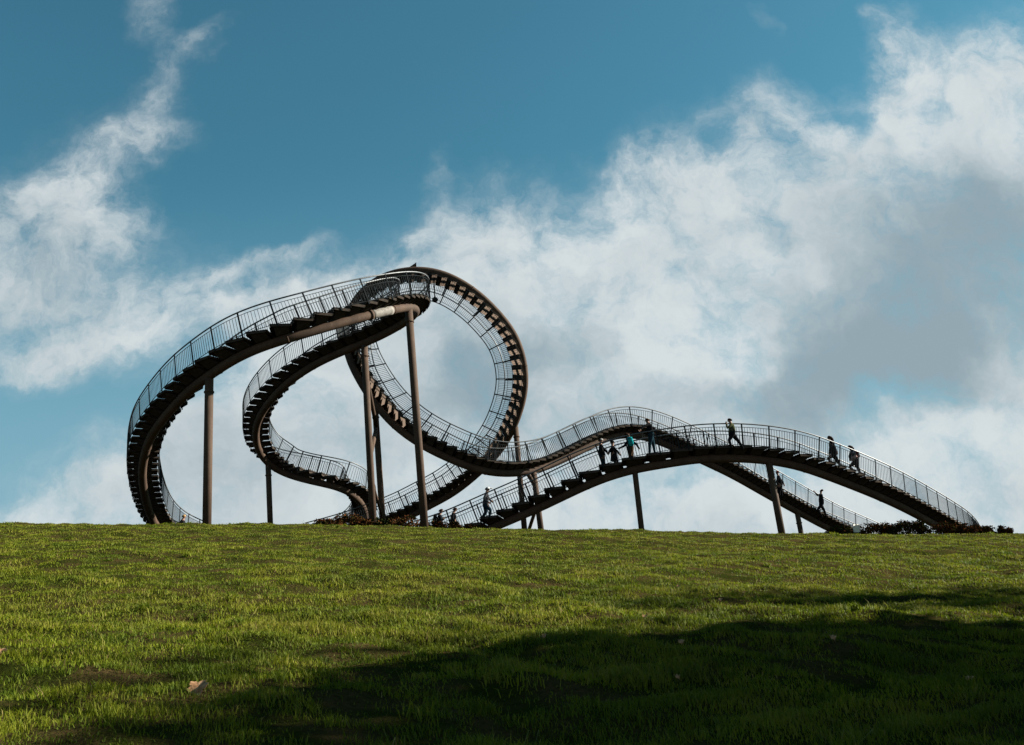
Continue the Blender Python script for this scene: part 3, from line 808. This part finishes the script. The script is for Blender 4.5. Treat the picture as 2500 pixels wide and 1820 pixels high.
    o = bpy.data.objects.new('person', nm); C.objects.link(o); o.location = foot
    tag(o, label, 'person')
    def cap(name, r, mt_, squash=1.0, back=.0, low=-.2):
        mb = MB(); ctr = hd + hdir * .02 - fw * back
        rows = 7; seg = 14; b = []
        for i in range(rows):
            th = math.pi * (.02 + (.5 - low) * i / (rows - 1))
            for k in range(seg):
                ph = 2 * math.pi * k / seg
                q = hdir * math.cos(th) * r * squash + (fw * math.cos(ph) * 1.06 + fx * math.sin(ph)) * math.sin(th) * r
                b.append(ctr + q)
        fs = [(i * seg + k, (i + 1) * seg + k, (i + 1) * seg + (k + 1) % seg, i * seg + (k + 1) % seg) for i in range(rows - 1) for k in range(seg)]
        fs.append(tuple(range(seg)))
        mb.add(b, fs)
        return mb
    if hair:
        mt_, long = hair
        mb = cap('hair', .104, mt_, 1.0, .03, -.06 - .12 * (long > 0))
        if long:
            mb.tube([hd - fw * .07 + hdir * .03, hd - fw * .10 - hdir * .08, nk - fw * .10 - upv * long * .3, nk - fw * .09 - upv * long * .6], [.08, .085, .07, .03], 8)
        mb.build('hair', mt_, o, True, foot)
    if hat:
        mt_, peak = hat
        mb = cap('hat', .110, mt_, .95, .0, .02)
        if peak:
            c_ = hd + fw * .17 + hdir * .03
            mb.boxf(c_, fw * .075, fx * .07, hdir * .008)
        mb.build('cap' if peak else 'hat', mt_, o, True, foot)
    if coat:
        mb = MB(); hem = w['pelvis'] - Vector((0, 0, coat))
        ps = [pel.lerp(nk, .7), pel.lerp(nk, .35), pel, pel.lerp(hem, .5), hem]
        n = 16; bvs = []
        for i, (p_, r_) in enumerate(zip(ps, (.17, .165, .18, .20, .21))):
            for k in range(n):
                a = 2 * math.pi * k / n; bvs.append(p_ + fw * math.cos(a) * r_ * .9 + fx * math.sin(a) * r_ * 1.1)
        mb.add(bvs, [(i * n + k, (i + 1) * n + k, (i + 1) * n + (k + 1) % n, i * n + (k + 1) % n) for i in range(4) for k in range(n)])
        mb.build('coat', tp, o, True, foot)
    return o, w, fw, fx, upv
def backpack(label, o, w, fw, fx, upv, mt_, c2=None, s=1.0):
    c = w['pelvis'].lerp(w['neck'], .62) - fw * .23 * s
    mb = MB(); n = 16; rows = []
    for i, (t, rr) in enumerate([(-.24, .5), (-.22, .85), (-.1, 1.0), (.08, .95), (.18, .8), (.23, .4)]):
        for k in range(n):
            a = 2 * math.pi * k / n; ca, sa = math.cos(a), math.sin(a)
            ca = math.copysign(abs(ca) ** .6, ca); sa = math.copysign(abs(sa) ** .6, sa)
            rows.append(c + upv * t * s + (fw * ca * .10 + fx * sa * .15) * rr * s)
    mb.add(rows, [(i * n + k, (i + 1) * n + k, (i + 1) * n + (k + 1) % n, i * n + (k + 1) % n) for i in range(5) for k in range(n)] + [tuple(range(n)), tuple(range(5 * n, 6 * n))])
    b = mb.build('backpack', mt_, None, True, c); tag(b, label, 'backpack')
    pb = MB(); q = c - fw * .11 * s - upv * .08 * s
    pb.boxf(q, fw * .02, fx * .10 * s, upv * .09 * s); pb.build('pocket', c2 or mt_, b, False, c)
    sb = MB()
    for k in (-1, 1):
        off = fx * .09 * k
        sb.tube([c + upv * .2 * s + off, w['neck'] - upv * .02 + off, w['neck'] - upv * .15 + fw * .14 + off, c - upv * .1 * s + fw * .12 + off], .014, 5)
    sb.build('strap', cloth('black', (.015, .015, .017)), b, False, c)
K = cloth('black', (.008, .008, .009)); NV = cloth('navy', (.010, .013, .020)); JN = cloth('denim', (.010, .022, .030)); GR = cloth('grey', (.035, .037, .04)); BR = cloth('brown', (.05, .032, .02))
HB = cloth('dark_hair', (.022, .013, .009)); HL = cloth('blond_hair', (.25, .16, .07)); WH = cloth('white', (.42, .42, .41)); PK = cloth('pale_pink', (.40, .27, .26)); TQ = cloth('turquoise', (.015, .26, .28)); YL = cloth('yellow', (.36, .32, .03)); RD = cloth('dark_red', (.16, .025, .02)); OL = cloth('olive', (.05, .055, .03))
person('person in white cap and teal jeans climbing the left foot of the front arch', 48.0, dict(
    head=(1190.3, 1195.5), neck=(1188.5, 1202.5), pelvis=(1185.5, 1233), elL=(1181, 1219, -.25), haL=(1194, 1228, -.22), elR=(1194, 1219, .2), haR=(1201, 1225, .2),
    knL=(1198, 1245, -.1), anL=(1194.5, 1263, -.1), knR=(1186, 1252.6, .1), anR=(1173.5, 1268.5, .1), toR=(1174, 1277, .1)), (cloth('dark_grey', (.013, .013, .014)), JN, K, GR), 1, (WH, 1), (HB, 0))
r_ = person('person with yellow backpack waiting at the foot of the front arch', 48.5, dict(
    head=(1077, 1248.5), neck=(1074, 1256), pelvis=(1073, 1282), elL=(1078, 1270, -.25), haL=(1083, 1266, -.2), elR=(1078, 1272, .2), haR=(1083, 1268, .2),
    knL=(1074, 1303, -.1), anL=(1074, 1324, -.1), knR=(1076, 1303, .1), anR=(1076, 1324, .1)), (K, NV, K, K), 1, None, (HB, 0))
backpack('black and yellow backpack on the person waiting at the foot of the front arch', *r_, K, YL)
person('person in long dark coat standing ahead of the yellow backpack', 48.8, dict(
    head=(1111, 1245), neck=(1107.5, 1252), pelvis=(1106, 1277), elL=(1104, 1266, -.25), haL=(1110, 1275, -.2), elR=(1108, 1266, .25), haR=(1113, 1275, .2),
    knL=(1107, 1298, -.1), anL=(1107, 1319, -.1), knR=(1110, 1298, .1), anR=(1110, 1319, .1)), (K, K, K, K), 1, None, (HB, 0), .3)
person('person in pale knitted hat and scarf, rearmost of four on the rising stairs', 47.8, dict(
    head=(1467, 1077), neck=(1466.5, 1085), pelvis=(1470, 1113), elL=(1470, 1101, -.25), haL=(1474, 1114, -.25), elR=(1478, 1099, .2), haR=(1483, 1107, .2),
    knL=(1474, 1127, -.08), anL=(1474.5, 1142, -.08), knR=(1471, 1128, .08), anR=(1471.5, 1143, .08)), (cloth('dark_grey', (.013, .013, .014)), JN, K, K), 1, (cloth('pale_grey', (.2, .2, .195)), 0), (HB, 0))
person('person in hooded long black coat between the pale hat and the turquoise backpack', 47.8, dict(
    head=(1494.5, 1081.5), neck=(1495.5, 1089), pelvis=(1499, 1114), elL=(1489, 1100, -.25), haL=(1486, 1107, -.2), elR=(1507, 1102, .2), haR=(1513, 1110, .2),
    knL=(1501, 1124, -.08), anL=(1503, 1136, -.08), knR=(1506, 1124, .08), anR=(1509, 1135, .08)), (K, K, K, K), 1, (K, 0), None, .22)
r_ = person('person with turquoise backpack and both arms spread on the handrails', 47.7, dict(
    head=(1532, 1062.5), neck=(1536, 1069.5), pelvis=(1540.5, 1098), elL=(1525, 1089, .3), haL=(1512.5, 1094.5, .5), elR=(1554, 1085, -.3), haR=(1559.5, 1095, -.5),
    knL=(1539, 1108, -.08), anL=(1538.5, 1117.5, -.08), knR=(1543, 1108, .08), anR=(1543.5, 1117, .08)), (NV, BR, K, NV), 1, None, (HB, 0))
c_ = r_[1]['pelvis'].lerp(r_[1]['neck'], .62)
fwn = FWD.copy(); fwn.z = 0; fwn.normalize()
backpack('turquoise backpack worn by the person with arms spread on the handrails', r_[0], r_[1], fwn, CX.copy(), r_[4], TQ)
person('tall person in black jacket leaning on the handrail, foremost of the four', 47.5, dict(
    head=(1579.5, 1027.5), neck=(1583, 1034), pelvis=(1589.5, 1063), elL=(1572, 1041, -.35), haL=(1562, 1050.5, -.5), elR=(1597, 1046, .2), haR=(1600, 1057, .2),
    knL=(1586, 1085, -.1), anL=(1586, 1107, -.1), knR=(1595, 1085, .1), anR=(1598.5, 1105.5, .1)), (K, JN, K, K), -1, None, (HB, 0), 0, 1.15)
person('person on the crown of the front arch raising hands to the face', 47.6, dict(
    head=(1781, 1027.5), neck=(1784.5, 1034), pelvis=(1788.5, 1058), elL=(1775.5, 1046, -.25), haL=(1773.5, 1034, -.2), elR=(1792, 1045, .25), haR=(1787.5, 1041, .2),
    knL=(1779.5, 1075, -.1), anL=(1785.5, 1090.5, -.1), knR=(1801.5, 1075.5, .1), anR=(1813.5, 1094, .1)), (OL, K, K, OL), -1, None, (HB, 0))
person('person with long loose hair climbing towards the crown of the front arch', 49.7, dict(
    head=(2024.5, 1070), neck=(2028, 1077.5), pelvis=(2036, 1109), elL=(2026, 1098, -.25), haL=(2024.5, 1109, -.2), elR=(2040, 1097, .2), haR=(2043, 1106, .2),
    knL=(2022, 1119, -.1), anL=(2031, 1135.5, -.1), knR=(2046.5, 1128.5, .1), anR=(2057, 1146, .1)), (cloth('dark_grey', (.013, .013, .014)), K, K, K), -1, None, (HB, .5), 0)
r_ = person('person in pale pink jacket climbing behind the long haired walker', 50.3, dict(
    head=(2074.5, 1093), neck=(2078.5, 1100), pelvis=(2088, 1126), elL=(2073.5, 1114, -.25), haL=(2075.5, 1122.5, -.2), elR=(2084, 1115, .2), haR=(2083, 1124, .2),
    knL=(2073.5, 1139.5, -.1), anL=(2088.5, 1156, -.1), knR=(2093.5, 1141, .1), anR=(2102, 1160, .1)), (PK, K, K, NV), -1, None, (HB, .2))
backpack('dark red backpack worn by the climber in the pale pink jacket', *r_, RD, None, .85)
person('person in dark red cap descending the far stairs behind the leaning column', 62.8, dict(
    head=(1898, 1154.5), neck=(1899.5, 1161), pelvis=(1904.5, 1188), elL=(1896, 1176, -.2), haL=(1899, 1186, -.2), elR=(1910, 1175, .2), haR=(1913.5, 1184, .2),
    knL=(1903, 1199, -.08), anL=(1903.5, 1208, -.08), knR=(1908, 1199, .08), anR=(1909.5, 1210, .08)), (K, K, K, K), -1, (RD, 0), (HB, 0))
person('person climbing the far stairs with one arm stretched to the handrail', 64.8, dict(
    head=(2005, 1199.5), neck=(2004, 1206), pelvis=(2005, 1232), elL=(1995, 1209, -.3), haL=(1988, 1200.5, -.5), elR=(2009, 1219, .2), haR=(2008, 1229, .2),
    knL=(1996, 1244, -.08), anL=(2007, 1261, -.08), knR=(2011.5, 1245, .08), anR=(2017.5, 1262, .08)), (K, K, K, K), -1, None, (HB, 0))
person('blond person in black behind the railing at the left foot of the big arch', 54.5, dict(
    head=(449.5, 1262), neck=(447, 1269), pelvis=(441, 1296), elL=(434, 1286, -.25), haL=(430, 1296, -.2), elR=(453, 1284, .2), haR=(456, 1294, .2),
    knL=(441, 1312, -.08), anL=(441, 1330, -.08), knR=(446, 1312, .08), anR=(446, 1330, .08)), (K, K, K, K), 1, None, (HL, 0), 0, 1.3)

# ------------------------------------------------------------------ fallen leaves
def ray_ground(px, py):
    q = at(px, py, 1) - EYE; t = 1.0
    for _ in range(4000):
        p = EYE + q * t
        if p.z < gz(p.x, p.y): return p
        t += .01
    return p
def dead_leaf(px, py, size, label, seed):
    r = random.Random(seed); p = ray_ground(px, py); p.z = gz(p.x, p.y) + .028
    pts = []; n = 30
    for k in range(n):
        a = 2 * math.pi * k / n
        rr = .62 + .30 * abs(math.cos(2.5 * a)) ** 1.2 + .06 * math.sin(13 * a)
        pts.append((math.cos(a) * rr * size, math.sin(a) * rr * size))
    q = Matrix.Rotation(r.uniform(0, 6.28), 3, 'Z'); tilt = Matrix.Rotation(R(r.uniform(35, 50)), 3, 'X'); q = Matrix.Rotation(r.uniform(-.5, .5), 3, 'Z')
    mb = MB()
    def P3(x, y, h): 
        v = Vector((x, y, h + .35 * (x * x) / size - .25 * y * y / size)); return p + q @ (tilt @ v)
    top = [P3(0, 0, .0)] + [P3(x, y, 0) for x, y in pts]; bot = [P3(0, 0, -.0012)] + [P3(x, y, -.0012) for x, y in pts]
    m_ = n + 1
    fs = [(0, 1 + k, 1 + (k + 1) % n) for k in range(n)] + [(m_, m_ + 1 + (k + 1) % n, m_ + 1 + k) for k in range(n)] + [(1 + k, m_ + 1 + k, m_ + 1 + (k + 1) % n, 1 + (k + 1) % n) for k in range(n)]
    mb.add(top + bot, fs)
    o = mb.build('fallen_leaf', M['deadleaf'], None, False, p); tag(o, label, 'leaf', 'dry leaves lying on the lawn')
    mb = MB(); mb.tube([P3(0, -.5 * size, 0), P3(0, -1.2 * size, .01), P3(.1 * size, -1.6 * size, .02)], [.0012, .001, .0008], 5); mb.build('stalk', M['deadleaf'], o, False, p)
for i, (px, py, s, lb) in enumerate([
    (484, 1692, .055, 'large pale orange leaf lying in the near grass on the left'), (4, 1602, .03, 'pale leaf cut by the left edge of the picture'),
    (1330, 1562, .022, 'small cream leaf in the sunlit strip at the middle of the lawn'), (1664, 1576, .024, 'pinkish leaf at the lower edge of the sunlit strip'), (1575, 1513, .022, 'small yellow leaf above the sunlit strip right of centre'),
    (1655, 1664, .018, 'greyish leaf in the dark shade right of centre'), (2035, 1566, .024, 'brown leaf in broken shade on the right'), (2368, 1668, .032, 'orange brown leaf in the deep shade at the right'), (1657, 1437, .022, 'tiny pale leaf halfway up the lawn right of centre'), (1760, 1471, .02, 'tiny light leaf beside a bare patch on the right')]):
    dead_leaf(px, py, s * 1.15, lb, i)

# ------------------------------------------------------------------ trees to the right of the view, they shade the foreground
def tree(x, y, H, rad, n, label, seed, crown0=.35):
    r = random.Random(seed); z = gz(x, y); b = Vector((x, y, z))
    o = empty('shade_tree', b); tag(o, label, 'tree', 'trees right of the lawn')
    tb = MB(); tb.tube([b - Vector((0, 0, .2)), b + Vector((.1, 0, H * .3)), b + Vector((0, .1, H * .6)), b + Vector((.05, 0, H * .92))], [.17, .13, .08, .02], 10)
    cb = MB()
    for k in range(16):
        a = r.uniform(0, 6.28); h = r.uniform(crown0, .9); R0 = rad * (1 - .55 * abs(h - .55)) * r.uniform(.45, .9)
        s = b + Vector((0, 0, H * h * .85)); t = b + Vector((math.cos(a) * R0, math.sin(a) * R0, H * h))
        tb.tube([s, s.lerp(t, .5) + Vector((0, 0, .1)), t], [.05, .035, .012], 6)
        leafcloud(cb, t, rad * .42, rad * .42, H * .11, n, .095, r)
    leafcloud(cb, b + Vector((0, 0, H * .62)), rad * .7, rad * .7, H * .3, n * 5, .08, r)
    leafcloud(cb, b + Vector((0, 0, H * .6)), rad * 1.25, rad * 1.25, H * .5, n * 2, .09, r)
    tb.build('trunk', M['bark'], o, True, b); cb.build('crown', M['treeleaf'], o, False, b)
tree(13.5, 8.7, 8.35, 2.2, 1500, 'broad tree standing right of the lawn, tallest of the near group', 1, .06)
tree(18.5, 14.0, 9.3, 1.6, 420, 'slender tree right of the lawn, farther up the slope', 2, .3)
tree(9.5, 4.1, 5.35, 2.2, 1500, 'low bushy tree right of the lawn, nearest to the viewpoint', 3, .04)
tree(11.5, 6.6, 6.0, 2.3, 1500, 'middle tree right of the lawn between the low one and the broad one', 4, .04)
tree(9.0, 7.7, 5.5, 1.8, 1300, 'young leafy tree right of the lawn on the side nearest the grass', 5, .04)
